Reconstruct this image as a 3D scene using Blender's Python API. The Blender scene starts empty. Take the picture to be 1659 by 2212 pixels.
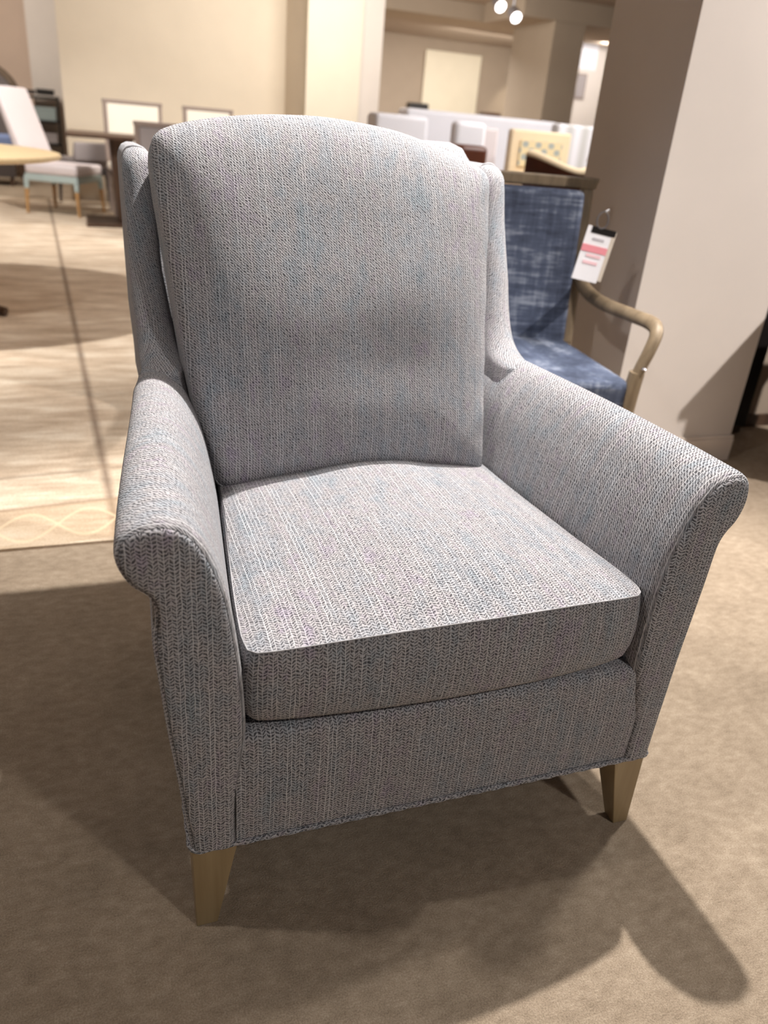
import bpy, bmesh, math, random
from mathutils import Vector, Matrix
random.seed(7)
S = bpy.context.scene
COL = S.collection
pi = math.pi

# ------------------------------------------------------------------ camera
FPX, W, H = 1677.6, 1659.0, 2212.0
CP = Vector((-0.42247, -0.73024, 1.01814))
yaw, pitch, roll = 0.374252, 0.459670, -0.0896733
f = Vector((math.sin(yaw) * math.cos(pitch), math.cos(yaw) * math.cos(pitch), -math.sin(pitch)))
r0 = Vector((math.cos(yaw), -math.sin(yaw), 0))
d0 = f.cross(r0)
rt = math.cos(roll) * r0 + math.sin(roll) * d0
dn = -math.sin(roll) * r0 + math.cos(roll) * d0
cam_d = bpy.data.cameras.new('camera')
cam = bpy.data.objects.new('camera', cam_d)
COL.objects.link(cam)
M3 = Matrix((rt, -dn, -f)).transposed()
cam.matrix_world = Matrix.Translation(CP) @ M3.to_4x4()
cam_d.sensor_fit = 'HORIZONTAL'
cam_d.sensor_width = 36.0
cam_d.lens = 36.0 * FPX / W
cam_d.clip_start, cam_d.clip_end = 0.05, 100
cam_d.dof.use_dof = True
cam_d.dof.focus_distance = 1.08
cam_d.dof.aperture_fstop = 5.0
S.camera = cam

# ------------------------------------------------------------------ colour management, world, lights
S.view_settings.view_transform = 'Standard'
S.view_settings.look = 'None'
S.view_settings.gamma = 1
S.view_settings.exposure = 0.0
S.view_settings.use_curve_mapping = False
wd = bpy.data.worlds.new('world'); S.world = wd; wd.use_nodes = True
wd.node_tree.nodes['Background'].inputs[0].default_value = (0.96, 0.96, 1.0, 1)
wd.node_tree.nodes['Background'].inputs[1].default_value = 0.085

def spot(name, loc, target, watts, size=70, blend=0.3, radius=0.03, col=(1, 0.93, 0.83)):
    l = bpy.data.lights.new(name, 'SPOT')
    l.energy = watts; l.spot_size = math.radians(size); l.spot_blend = blend
    l.shadow_soft_size = radius; l.color = col
    o = bpy.data.objects.new(name, l); COL.objects.link(o)
    o.location = loc
    o.rotation_euler = (Vector(target) - Vector(loc)).to_track_quat('-Z', 'Y').to_euler()
    return o

def area(name, loc, target, watts, sx, sy, col=(1, 0.93, 0.83)):
    l = bpy.data.lights.new(name, 'AREA')
    l.shape = 'RECTANGLE'; l.size = sx; l.size_y = sy; l.energy = watts; l.color = col
    o = bpy.data.objects.new(name, l); COL.objects.link(o)
    o.location = loc
    o.rotation_euler = (Vector(target) - Vector(loc)).to_track_quat('-Z', 'Y').to_euler()
    return o

WARM = (1, 0.96, 0.91)
spot('key_spot', (0.52, 0.99, 2.72), (0.1, 0.1, 0.3), 450, 80, 0.5, 0.025, WARM)
spot('spot_right', (1.45, 0.60, 2.72), (0.2, 0.1, 0.2), 110, 80, 0.5, 0.08, WARM)
spot('spot_left', (-1.35, 0.25, 2.72), (0.0, 0.1, 0.3), 55, 80, 0.5, 0.04, WARM)
spot('spot_front', (1.05, -2.2, 2.72), (0.0, 0.3, 0.5), 106, 60, 0.5, 0.10, WARM)
spot('spot_pillar', (3.5, -0.4, 2.72), (1.5, 1.38, 0.95), 620, 50, 0.5, 0.03, (1, 0.94, 0.89))
spot('spot_table', (-2.1, 3.4, 2.72), (-1.5, 4.3, 0.3), 360, 96, 0.5, 0.03, WARM)
spot('spot_rug', (-0.9, 2.2, 2.72), (-0.8, 2.4, 0.0), 70, 80, 0.8, 0.05, WARM)
spot('spot_dining', (-0.9, 6.6, 2.72), (-0.6, 7.4, 0.0), 200, 100, 0.7, 0.05, WARM)
area('wall_wash', (1.9, 6.4, 2.7), (0.9, 9.2, 1.0), 100, 2.0, 0.4, (1, 0.95, 0.87))
area('aisle_light', (3.2, 3.6, 2.7), (2.8, 5.0, 0.9), 135, 3.0, 1.0, (1, 0.97, 0.94))
area('far_pillar_fill', (3.6, 10.2, 2.7), (6.1, 11.7, 1.2), 55, 1.2, 1.0, (1, 0.93, 0.84))  # added fill, brightens the far pillar
area('far_hall_fill', (5.5, 14.0, 2.55), (5.5, 14.5, 0), 260, 3.0, 2.0, (1, 0.95, 0.88))  # added fill, bounces off the far floor to lift hall and ceiling
area('far_light', (8.0, 15.6, 2.6), (7.8, 18.0, 0.5), 50, 3.0, 0.6, (1, 0.93, 0.82))
area('canvas_fill', (8.7, 12.9, 2.7), (8.7, 14.4, 2.3), 170, 1.0, 0.3, (1, 0.95, 0.90))  # added fill to make the far right wall and white canvas bright
spot('spot_far_wall', (9.2, 17.0, 2.7), (9.25, 18.0, 1.2), 70, 60, 0.8, 0.05, (1, 0.90, 0.72))
area('left_far_light', (-2.0, 9.5, 2.7), (-1.4, 13, 1.2), 120, 2.0, 1.0)

# ------------------------------------------------------------------ node helpers
def srgb(r, g, b):
    def c(x):
        x /= 255.0
        return x / 12.92 if x <= 0.04045 else ((x + 0.055) / 1.055) ** 2.4
    return (c(r), c(g), c(b), 1)

class NT:
    def __init__(s, name):
        s.m = bpy.data.materials.new(name); s.m.use_nodes = True
        s.t = s.m.node_tree; s.b = s.t.nodes['Principled BSDF']
    def n(s, typ, **kw):
        x = s.t.nodes.new(typ)
        for k, v in kw.items(): setattr(x, k, v)
        return x
    def put(s, sock, v):
        if hasattr(v, 'is_linked') or isinstance(v, bpy.types.NodeSocket): s.t.links.new(v, sock)
        else: sock.default_value = v
    def M(s, op, a, b=None, c=None, clamp=False):
        x = s.n('ShaderNodeMath', operation=op); x.use_clamp = clamp
        s.put(x.inputs[0], a)
        if b is not None: s.put(x.inputs[1], b)
        if c is not None: s.put(x.inputs[2], c)
        return x.outputs[0]
    def mix(s, f, a, b, blend='MIX'):
        x = s.n('ShaderNodeMix', data_type='RGBA', blend_type=blend)
        s.put(x.inputs[0], f); s.put(x.inputs[6], a); s.put(x.inputs[7], b)
        return x.outputs[2]
    def noise(s, vec, scale, detail=2, rough=0.5):
        x = s.n('ShaderNodeTexNoise'); s.put(x.inputs['Vector'], vec)
        x.inputs['Scale'].default_value = scale; x.inputs['Detail'].default_value = detail
        x.inputs['Roughness'].default_value = rough
        return x.outputs[0]
    def ramp(s, f, stops):
        x = s.n('ShaderNodeValToRGB'); s.put(x.inputs[0], f)
        e = x.color_ramp.elements
        while len(e) < len(stops): e.new(0.5)
        for i, (p, c) in enumerate(stops): e[i].position = p; e[i].color = c
        return x.outputs[0]
    def mapped(s, vec, sc):
        x = s.n('ShaderNodeMapping'); s.put(x.inputs[0], vec); x.inputs['Scale'].default_value = sc
        return x.outputs[0]
    def coord(s, which): return s.n('ShaderNodeTexCoord').outputs[which]
    def bump(s, h, dist, strength=1.0):
        x = s.n('ShaderNodeBump'); s.put(x.inputs['Height'], h)
        x.inputs['Distance'].default_value = dist; x.inputs['Strength'].default_value = strength
        s.t.links.new(x.outputs[0], s.b.inputs['Normal'])
    def set(s, **kw):
        for k, v in kw.items():
            s.put(s.b.inputs[k.replace('_', ' ')], v)
        return s

def plain(name, col, rough=0.6, var=0.06, scale=8, metallic=0.0, bump=0.0):
    t = NT(name)
    ns = t.noise(t.coord('Object'), scale, 3)
    dark = tuple(c * (1 - var * 2) for c in col[:3]) + (1,)
    lite = tuple(min(1, c * (1 + var * 2)) for c in col[:3]) + (1,)
    c = t.ramp(ns, [(0.3, dark), (0.7, lite)])
    t.set(Base_Color=c, Roughness=rough, Metallic=metallic)
    if bump: t.bump(ns, bump)
    return t.m

def knit(name, twill=False, cw=0.0054, rh=0.0046):
    """woven chevron upholstery: narrow warp columns with slanted rungs, space-dyed grey, blue and mauve"""
    t = NT(name)
    uv = t.n('ShaderNodeUVMap').outputs[0]
    sp = t.n('ShaderNodeSeparateXYZ'); t.put(sp.inputs[0], uv)
    u, v = sp.outputs[0], sp.outputs[1]
    wob = t.M('MULTIPLY', t.M('SUBTRACT', t.noise(uv, 60, 2), 0.5), 0.0032)
    cu = t.M('DIVIDE', t.M('ADD', u, wob), cw)
    cid = t.M('FLOOR', cu); fr = t.M('FRACT', cu)
    def wn(x, seed):
        a = t.n('ShaderNodeTexWhiteNoise', noise_dimensions='1D'); t.put(a.inputs['W'], t.M('ADD', x, seed)); return a.outputs[0]
    rnd = wn(cid, 0.37)
    if twill:
        ph = t.M('ADD', t.M('DIVIDE', v, rh), t.M('MULTIPLY', cu, 1.0))
    else:
        sgn = t.M('SUBTRACT', t.M('MULTIPLY', t.M('FLOORED_MODULO', cid, 2.0), 2.0), 1.0)
        slant = t.M('MULTIPLY', t.M('SUBTRACT', fr, 0.5), t.M('MULTIPLY', sgn, 0.8))
        ph = t.M('ADD', t.M('ADD', t.M('DIVIDE', v, rh), slant), t.M('MULTIPLY', rnd, 0.55))
    jit = t.M('MULTIPLY', t.M('SUBTRACT', t.noise(uv, 210, 2), 0.5), 1.7)
    rung = t.M('MULTIPLY_ADD', t.M('SINE', t.M('MULTIPLY', t.M('ADD', ph, jit), 2 * pi)), 0.5, 0.5)
    edge = t.M('ABSOLUTE', t.M('MULTIPLY_ADD', fr, 2.0, -1.0))
    ln = t.M('MULTIPLY', t.M('SUBTRACT', edge, 0.66), 3.0, clamp=True)
    pick = wn(t.M('FLOOR', t.M('ADD', cu, 0.5)), 5.11)
    strong = t.M('MULTIPLY', t.M('SUBTRACT', pick, 0.28), 2.0, clamp=True)
    fade = t.noise(t.mapped(uv, (70, 16, 1)), 1.0, 2)
    strong = t.M('MULTIPLY', strong, t.M('MULTIPLY', t.M('SUBTRACT', fade, 0.32), 4.0, clamp=True))
    lump = t.noise(uv, 330, 2, 0.6)
    body = t.M('MULTIPLY', rung, t.M('MULTIPLY_ADD', lump, 1.0, 0.55), clamp=True)
    hole = t.M('MULTIPLY', t.M('MULTIPLY_ADD', ln, -0.75, 1.0), t.M('SUBTRACT', 1.0, body))
    hole = t.M('POWER', t.M('MAXIMUM', hole, 0.0), 1.2)
    brk = t.noise(uv, 240, 3, 0.7)
    hole = t.M('MULTIPLY', hole, t.M('MULTIPLY_ADD', brk, 2.6, -0.35, clamp=True))
    fib = t.noise(uv, 900, 2)
    h = t.M('ADD', t.M('SUBTRACT', 1.0, hole), t.M('MULTIPLY', t.M('MULTIPLY', ln, strong), 0.55))
    h = t.M('ADD', h, t.M('MULTIPLY', fib, 0.35))
    tint = t.noise(t.mapped(uv, (44, 24, 1)), 1.0, 3, 0.6)
    tint2 = t.noise(t.mapped(uv, (11, 3.5, 1)), 1.0, 2, 0.6)
    tc = t.ramp(t.M('ADD', t.M('MULTIPLY', tint, 0.55), t.M('MULTIPLY', tint2, 0.45)),
                [(0.35, srgb(160, 168, 176)), (0.44, srgb(174, 175, 181)), (0.54, srgb(182, 178, 180)), (0.64, srgb(176, 167, 180))])
    dark = t.mix(1.0, tc, (0.16, 0.16, 0.17, 1), 'MULTIPLY')
    c = t.mix(t.M('MULTIPLY_ADD', hole, -1.2, 1.0, clamp=True), dark, tc)
    c = t.mix(t.M('MULTIPLY', t.M('MULTIPLY', ln, strong), 0.6), c, srgb(236, 235, 238))
    t.set(Base_Color=c, Roughness=0.85, Sheen_Weight=0.15)
    t.b.inputs['Sheen Roughness'].default_value = 0.5
    t.b.inputs['Specular IOR Level'].default_value = 0.2
    t.bump(h, 0.0008, 0.8)
    return t.m

M_knit = knit('woven_grey_fabric')
M_twill = knit('woven_grey_twill_fabric', True, 0.0047, 0.0045)
M_arm = knit('woven_grey_basket_fabric', True, 0.0060, 0.0058)
M_thread = plain('light_grey_thread', srgb(172, 170, 173), 0.8, 0.1, 300)

def wood(name, c1, c2, sc=(30, 30, 2), rough=0.45):
    t = NT(name)
    n1 = t.noise(t.mapped(t.coord('Object'), sc), 1.0, 4, 0.6)
    t.set(Base_Color=t.ramp(n1, [(0.3, c1), (0.7, c2)]), Roughness=rough)
    return t.m

M_leg = wood('light_oak_leg', srgb(148, 126, 92), srgb(166, 145, 110), (60, 60, 4), 0.4)
M_greywood = wood('weathered_wood', srgb(112, 96, 76), srgb(146, 128, 104), (40, 40, 6), 0.5)
M_dkwood = wood('dark_walnut', srgb(62, 44, 34), srgb(92, 68, 52))
M_tan = wood('tan_wood', srgb(176, 132, 84), srgb(196, 154, 104))
M_maple = wood('pale_maple', srgb(232, 204, 156), srgb(246, 222, 178), (3, 30, 30), 0.35)

def carpet(name, c1, c2, c3):
    t = NT(name)
    oc = t.coord('Object')
    big = t.noise(oc, 5.5, 4, 0.62)
    fine = t.noise(oc, 420, 3, 0.7)
    mid = t.noise(t.mapped(oc, (1, 1.6, 1)), 38, 3, 0.6)
    f1 = t.M('ADD', t.M('MULTIPLY', fine, 0.50), t.M('ADD', t.M('MULTIPLY', mid, 0.28), t.M('MULTIPLY', big, 0.22)))
    t.set(Base_Color=t.ramp(f1, [(0.36, c1), (0.5, c2), (0.64, c3)]), Roughness=0.95)
    t.b.inputs['Specular IOR Level'].default_value = 0.1
    t.bump(t.M('ADD', fine, t.M('MULTIPLY', mid, 0.6)), 0.004, 0.7)
    return t.m
M_carpet = carpet('brown_carpet', srgb(131, 116, 99), srgb(162, 145, 126), srgb(189, 172, 152))

def denim():
    t = NT('blue_streaked_fabric')
    oc = t.coord('Object')
    a = t.noise(t.mapped(oc, (9, 9, 70)), 1.0, 3, 0.6)
    b = t.noise(t.mapped(oc, (60, 60, 7)), 1.0, 3, 0.6)
    cc = t.noise(oc, 7, 2)
    f1 = t.M('ADD', t.M('ADD', t.M('MULTIPLY', a, 0.45), t.M('MULTIPLY', b, 0.25)), t.M('MULTIPLY', cc, 0.3))
    t.set(Base_Color=t.ramp(f1, [(0.40, srgb(44, 52, 72)), (0.52, srgb(72, 81, 103)), (0.64, srgb(136, 143, 158))]), Roughness=0.8)
    t.bump(f1, 0.002, 0.5)
    return t.m
M_denim = denim()

def paint(name, col, rough=0.75): return plain(name, col, rough, 0.012, 3, bump=0.0)
M_beige = paint('beige_wall_paint', srgb(222, 208, 188))
M_cream = paint('cream_wall_paint', srgb(220, 209, 190))
M_pillar = paint('greige_pillar_paint', srgb(212, 202, 194))
M_taupe = paint('taupe_wall_paint', srgb(176, 160, 142))
M_brownwall = paint('brown_wall_paint', srgb(162, 146, 130))
M_ceil = paint('ceiling_paint', srgb(176, 160, 146))
M_door = paint('cream_door_paint', srgb(222, 212, 192), 0.5)
M_base = paint('baseboard_paint', srgb(222, 208, 196), 0.45)
M_white = paint('white_upholstery', srgb(232, 230, 236), 0.8)
M_lav = paint('pale_lavender_fabric', srgb(222, 212, 214), 0.8)
M_teal = paint('pale_teal_paint', srgb(178, 194, 194), 0.6)
M_grey = paint('grey_upholstery', srgb(150, 142, 142), 0.85)
M_dgrey = paint('dark_grey_fabric', srgb(74, 66, 64), 0.85)
M_black = paint('black_lacquer', srgb(24, 20, 20), 0.35)
M_blue = paint('blue_upholstery', srgb(120, 136, 178), 0.85)
M_tealgrey = paint('grey_teal_box', srgb(140, 152, 152), 0.7)
M_greyframe = paint('grey_washed_frame', srgb(140, 124, 116), 0.6)
M_leather = plain('brown_leather', srgb(92, 50, 34), 0.4, 0.08, 12)
M_pad = paint('cream_upholstery', srgb(236, 228, 214), 0.8)
M_sand = paint('sand_upholstery', srgb(232, 210, 176), 0.8)
M_card = paint('white_card', srgb(240, 238, 242), 0.5)
M_red = paint('red_print', srgb(232, 146, 156), 0.5)
M_pink = paint('pale_red_print', srgb(240, 200, 206), 0.5)
M_ink = paint('grey_print', srgb(190, 186, 192), 0.5)
M_metal = plain('brushed_metal', srgb(190, 190, 196), 0.3, 0.03, 20, 1.0)
M_dark_lining = paint('black_lining', srgb(30, 26, 24), 0.9)

# ------------------------------------------------------------------ mesh helpers
def tag(o, label=None, cat=None, group=None, kind=None):
    if label: o['label'] = label
    if cat: o['category'] = cat
    if group: o['group'] = group
    if kind: o['kind'] = kind
    return o

def thing(name, label, cat, loc=(0, 0, 0), rz=0.0, group=None):
    o = bpy.data.objects.new(name, None); o.empty_display_size = 0.1
    COL.objects.link(o); o.location = loc; o.rotation_euler = (0, 0, rz)
    return tag(o, label, cat, group)

def obj(name, bm, mat, parent=None, smooth=True, bevel=0.0, seg=2):
    me = bpy.data.meshes.new(name); bm.to_mesh(me); bm.free()
    me.materials.append(mat)
    for p in me.polygons: p.use_smooth = smooth
    o = bpy.data.objects.new(name, me); COL.objects.link(o)
    if parent: o.parent = parent
    if bevel:
        b = o.modifiers.new('bevel', 'BEVEL'); b.width = bevel; b.segments = seg; b.limit_method = 'ANGLE'
        b.angle_limit = math.radians(40); b.harden_normals = False
    if smooth:
        me.polygons.foreach_set('use_smooth', [True] * len(me.polygons))
        try: me.set_sharp_from_angle(angle=math.radians(38))
        except Exception: pass
    return o

def box(bm, x0, x1, y0, y1, z0, z1, M=None):
    vs = [bm.verts.new((x, y, z)) for z in (z0, z1) for y in (y0, y1) for x in (x0, x1)]
    for q in ((0, 2, 3, 1), (4, 5, 7, 6), (0, 1, 5, 4), (2, 6, 7, 3), (0, 4, 6, 2), (1, 3, 7, 5)):
        bm.faces.new([vs[i] for i in q])
    if M is not None: bmesh.ops.transform(bm, matrix=M, verts=vs)
    return vs

def hexa(bm, bot, top):
    """solid from 4 bottom points and 4 top points, both counter-clockwise seen from above"""
    b = [bm.verts.new(p) for p in bot]; t = [bm.verts.new(p) for p in top]
    bm.faces.new(b[::-1]); bm.faces.new(t)
    for i in range(4):
        j = (i + 1) % 4
        bm.faces.new((b[i], b[j], t[j], t[i]))

def B(*a, **k):
    bm = bmesh.new(); box(bm, *a, **k); return bm

def HX(bot, top):
    bm = bmesh.new(); hexa(bm, bot, top); return bm

def loft(rows, uvs=None, closed=False, cap0=False, cap1=False, bm=None):
    """rows: list of point lists of equal length; uvs same shape"""
    bm = bm or bmesh.new()
    uvl = bm.loops.layers.uv.verify()
    V = [[bm.verts.new(p) for p in r] for r in rows]
    n = len(rows[0]); nj = n if closed else n - 1
    for i in range(len(rows) - 1):
        for j in range(nj):
            k = (j + 1) % n
            fc = bm.faces.new((V[i][j], V[i][k], V[i + 1][k], V[i + 1][j]))
            if uvs:
                a = [uvs[i][j], uvs[i][k] if k else uvs[i][n], uvs[i + 1][k] if k else uvs[i + 1][n], uvs[i + 1][j]]
                for l, q in zip(fc.loops, a): l[uvl].uv = q
    for flag, r, rev in ((cap0, V[0], True), (cap1, V[-1], False)):
        if flag:
            fc = bm.faces.new(r[::-1] if rev else r)
    return bm

def tube(pts, rad, seg=8, closed=False, bm=None, taper=None, uvv=False):
    pts = [Vector(p) for p in pts]; n = len(pts); rows = []
    prev = None
    for i, p in enumerate(pts):
        if closed: d = pts[(i + 1) % n] - pts[i - 1]
        else: d = pts[min(i + 1, n - 1)] - pts[max(i - 1, 0)]
        d.normalize()
        if prev is None:
            a = d.orthogonal().normalized()
        else:
            a = (prev - d * prev.dot(d)).normalized()
        prev = a; b = d.cross(a)
        rr = rad if taper is None else taper[i]
        rx, ry = (rr if isinstance(rr, tuple) else (rr, rr))
        rows.append([p + a * rx * math.cos(2 * pi * k / seg) + b * ry * math.sin(2 * pi * k / seg) for k in range(seg)])
    if closed: rows.append(rows[0])
    L = 0; uvs = []
    for i in range(len(rows)):
        if i: L += (Vector(rows[i][0]) - Vector(rows[i - 1][0])).length
        uvs.append([(L, 2 * pi * (rad if taper is None else 0.01) * k / seg) for k in range(seg + 1)])
    bm = loft(rows, uvs, closed=True, cap0=not closed, cap1=not closed, bm=bm)
    if closed: bmesh.ops.remove_doubles(bm, verts=bm.verts, dist=1e-6)
    return bm

def lathe(prof, seg=32, bm=None, off=(0, 0, 0)):
    rows = [[(off[0] + r * math.cos(2 * pi * k / seg), off[1] + r * math.sin(2 * pi * k / seg), off[2] + z) for k in range(seg)] for r, z in prof]
    return loft(rows, closed=True, cap0=True, cap1=True, bm=bm)

def catmull(pts, sub=6, closed=False):
    out = []; n = len(pts); P = [Vector(p) for p in pts]
    rng = n if closed else n - 1
    for i in range(rng):
        p0 = P[i - 1] if (closed or i > 0) else P[i] * 2 - P[i + 1]
        p1 = P[i]; p2 = P[(i + 1) % n]
        p3 = P[(i + 2) % n] if (closed or i + 2 < n) else P[i + 1] * 2 - P[i]
        for k in range(sub):
            t = k / sub
            out.append(0.5 * ((2 * p1) + (p2 - p0) * t + (2 * p0 - 5 * p1 + 4 * p2 - p3) * t * t + (3 * p1 - p0 - 3 * p2 + p3) * t ** 3))
    if not closed: out.append(P[-1])
    return out

def resample(pts, n, closed=False):
    P = [Vector(p) for p in pts]
    if closed: P = P + [P[0]]
    L = [0]
    for a, b in zip(P, P[1:]): L.append(L[-1] + (b - a).length)
    out = []; j = 0
    for i in range(n):
        s = L[-1] * i / (n if closed else n - 1)
        while j < len(L) - 2 and L[j + 1] < s: j += 1
        t = (s - L[j]) / max(1e-9, L[j + 1] - L[j])
        out.append(P[j].lerp(P[j + 1], min(1, t)))
    return out

def lerp(a, b, t): return a + (b - a) * t
def sstep(t): t = max(0, min(1, t)); return t * t * (3 - 2 * t)
def pl(x, xs, ys):
    if x <= xs[0]: return ys[0]
    for a, b, c, d in zip(xs, xs[1:], ys, ys[1:]):
        if x <= b: return c + (d - c) * (x - a) / (b - a)
    return ys[-1]

# ------------------------------------------------------------------ the setting
def struct(name, bm, m, bevel=0.0):
    o = obj(name, bm, m, smooth=False, bevel=bevel); o['kind'] = 'structure'; return o

struct('floor', B(-6, 14, -3, 21, -0.05, 0.0), M_carpet)
struct('ceiling', B(-6, 14, -3, 21, 2.85, 2.95), M_ceil)
# dropped beams of the ceiling in the far hall
struct('trim_1', B(2.8, 13.5, 12.5, 13.3, 2.62, 2.85), M_taupe)
# pillar to the right with its baseboard
struct('wall_right', B(1.208, 1.755, 1.38, 1.81, 0, 2.85), M_pillar)
bm = bmesh.new()
box(bm, 1.198, 1.765, 1.368, 1.3795, 0, 0.088); box(bm, 1.198, 1.765, 1.372, 1.3795, 0.088, 0.10)
box(bm, 1.196, 1.2075, 1.368, 1.82, 0, 0.09)
struct('baseboard_right', bm, M_base, 0.003)
# big beige wall, its angled return and the cream column
struct('wall_left', B(-0.585, 1.80, 9.2, 9.35, 0, 2.85), M_beige)
struct('wall_return', HX([(1.80, 9.2, 0), (1.93, 8.62, 0), (2.05, 8.70, 0), (1.95, 9.35, 0)], [(1.80, 9.2, 2.85), (1.93, 8.62, 2.85), (2.05, 8.70, 2.85), (1.95, 9.35, 2.85)]), M_beige)
struct('wall_column_side', B(2.50, 2.775, 8.72, 9.55, 0, 2.85), M_pillar)
struct('wall_column', B(1.895, 2.50, 8.6, 9.55, 0, 2.85), M_cream)
# far hall
struct('wall_back', B(2.0, 14, 18.0, 18.15, 0, 2.85), M_brownwall)
struct('wall_far_pillar', B(6.16, 6.68, 11.0, 12.27, 0, 2.85), M_taupe)
struct('trim_2', B(5.62, 9.5, 10.98, 12.30, 2.58, 2.85), M_taupe)
struct('wall_far_right', B(8.0, 12.5, 14.4, 14.55, 0, 2.85), M_pillar)
struct('wall_far_left', B(-2.6, -1.0, 13.2, 13.35, 0, 2.85), paint('pink_beige_paint', srgb(214, 190, 172)))
struct('wall_far_left_pillar', B(-1.02, -0.35, 12.4, 12.9, 0, 2.85), M_pillar)
struct('wall_side_right', B(2.09, 4.4, 1.70, 1.80, 0, 2.85), M_brownwall)
struct('baseboard_side', B(2.09, 4.4, 1.685, 1.699, 0, 0.05), M_dkwood)
dd = struct('door_1', B(6.93, 8.30, 17.93, 18.0, 0, 2.62), M_door, 0.01)

# ------------------------------------------------------------------ rug with faded borders
def rugmat():
    t = NT('faded_patterned_rug')
    oc = t.coord('Object')
    sp = t.n('ShaderNodeSeparateXYZ'); t.put(sp.inputs[0], oc)
    x, y = sp.outputs[0], sp.outputs[1]
    blot = t.noise(t.mapped(oc, (3.2, 9, 1)), 1.0, 4, 0.6)
    streak = t.noise(t.mapped(oc, (5, 34, 1)), 1.0, 3, 0.6)
    fine = t.noise(oc, 160, 2, 0.6)
    f1 = t.M('ADD', t.M('MULTIPLY', blot, 0.5), t.M('ADD', t.M('MULTIPLY', streak, 0.3), t.M('MULTIPLY', fine, 0.2)))
    c = t.ramp(f1, [(0.36, srgb(170, 149, 128)), (0.5, srgb(206, 187, 165)), (0.62, srgb(230, 217, 198))])
    # straight border lines across (constant y) and one along (constant x)
    def line(co, pos, wdt):
        return t.M('SUBTRACT', 1.0, t.M('MULTIPLY', t.M('ABSOLUTE', t.M('SUBTRACT', co, pos)), 1.0 / wdt), clamp=True)
    xl = t.M('ADD', x, t.M('MULTIPLY', y, 0.052))
    ys = t.M('SUBTRACT', y, t.M('MULTIPLY', x, 0.11))
    l1 = line(ys, 0.467, 0.016); l2 = line(ys, 0.250, 0.013); l3 = line(ys, 1.19, 0.02)
    lx = line(xl, 0.0, 0.022)
    brk = t.M('MULTIPLY', t.M('SUBTRACT', blot, 0.2), 2.2, clamp=True)
    lines = t.M('MAXIMUM', t.M('MAXIMUM', t.M('MULTIPLY', l1, 0.5), t.M('MULTIPLY', l2, 0.6)), t.M('MAXIMUM', t.M('MULTIPLY', l3, 0.25), t.M('MULTIPLY', lx, 0.85)))
    c = t.mix(t.M('MULTIPLY', lines, t.M('MULTIPLY_ADD', brk, 0.4, 0.6)), c, srgb(112, 92, 78))
    # border band with interlaced arcs, near edge
    band = t.M('MULTIPLY', t.M('LESS_THAN', ys, 0.25), t.M('GREATER_THAN', ys, 0.02))
    w1 = t.M('MULTIPLY', t.M('SINE', t.M('MULTIPLY', x, 21.0)), 0.075)
    yc = t.M('SUBTRACT', ys, 0.13)
    a1 = line(yc, w1, 0.013); a2 = line(yc, t.M('MULTIPLY', w1, -1.0), 0.013)
    arcs = t.M('MULTIPLY', t.M('MAXIMUM', a1, a2), band)
    c = t.mix(t.M('MULTIPLY', band, 0.45), c, srgb(160, 136, 108))
    c = t.mix(t.M('MULTIPLY', arcs, 0.55), c, srgb(226, 204, 172))
    t.set(Base_Color=c, Roughness=0.95)
    t.b.inputs['Specular IOR Level'].default_value = 0.1
    t.bump(fine, 0.003, 0.5)
    return t.m
rug = obj('rug', B(-4.2, 0.42, 0.0, 8.0, 0, 0.008), rugmat(), None, smooth=False)
rug.location = (-0.415, 1.14, 0)
tag(rug, 'large faded cream and beige patterned rug spread on the floor behind the grey armchair', 'rug')

# ================================================================== grey upholstered armchair
A = thing('armchair', 'grey woven fabric armchair with rolled flared arms and tapered light wood legs', 'armchair')

P0L = [(-.362,.153),(-.368,.21),(-.375,.28),(-.383,.35),(-.389,.42),(-.394,.485),(-.391,.528),(-.396,.548),(-.411,.562),(-.422,.580),(-.427,.603),(-.421,.622),(-.404,.634),(-.380,.638),(-.356,.630),(-.336,.608),(-.320,.572),(-.309,.533),(-.300,.475),(-.293,.41),(-.290,.34),(-.294,.29),(-.300,.23),(-.301,.153)]
P0R = [(.357,.150),(.358,.21),(.360,.28),(.362,.35),(.366,.42),(.369,.48),(.371,.530),(.377,.550),(.388,.566),(.395,.585),(.397,.607),(.391,.628),(.376,.641),(.355,.642),(.333,.631),(.315,.607),(.301,.572),(.290,.533),(.282,.475),(.280,.41),(.281,.34),(.290,.29),(.303,.23),(.305,.153)]
P1L = [(-.350,.153),(-.352,.21),(-.354,.28),(-.356,.35),(-.358,.42),(-.360,.485),(-.360,.525),(-.362,.545),(-.367,.562),(-.371,.580),(-.372,.600),(-.368,.615),(-.357,.626),(-.340,.630),(-.322,.625),(-.303,.611),(-.284,.585),(-.268,.55),(-.254,.49),(-.246,.44),(-.244,.36),(-.250,.29),(-.252,.23),(-.252,.153)]
P1R = [(-x, z + (0.004 if z > .5 else 0)) for x, z in P1L]

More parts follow.
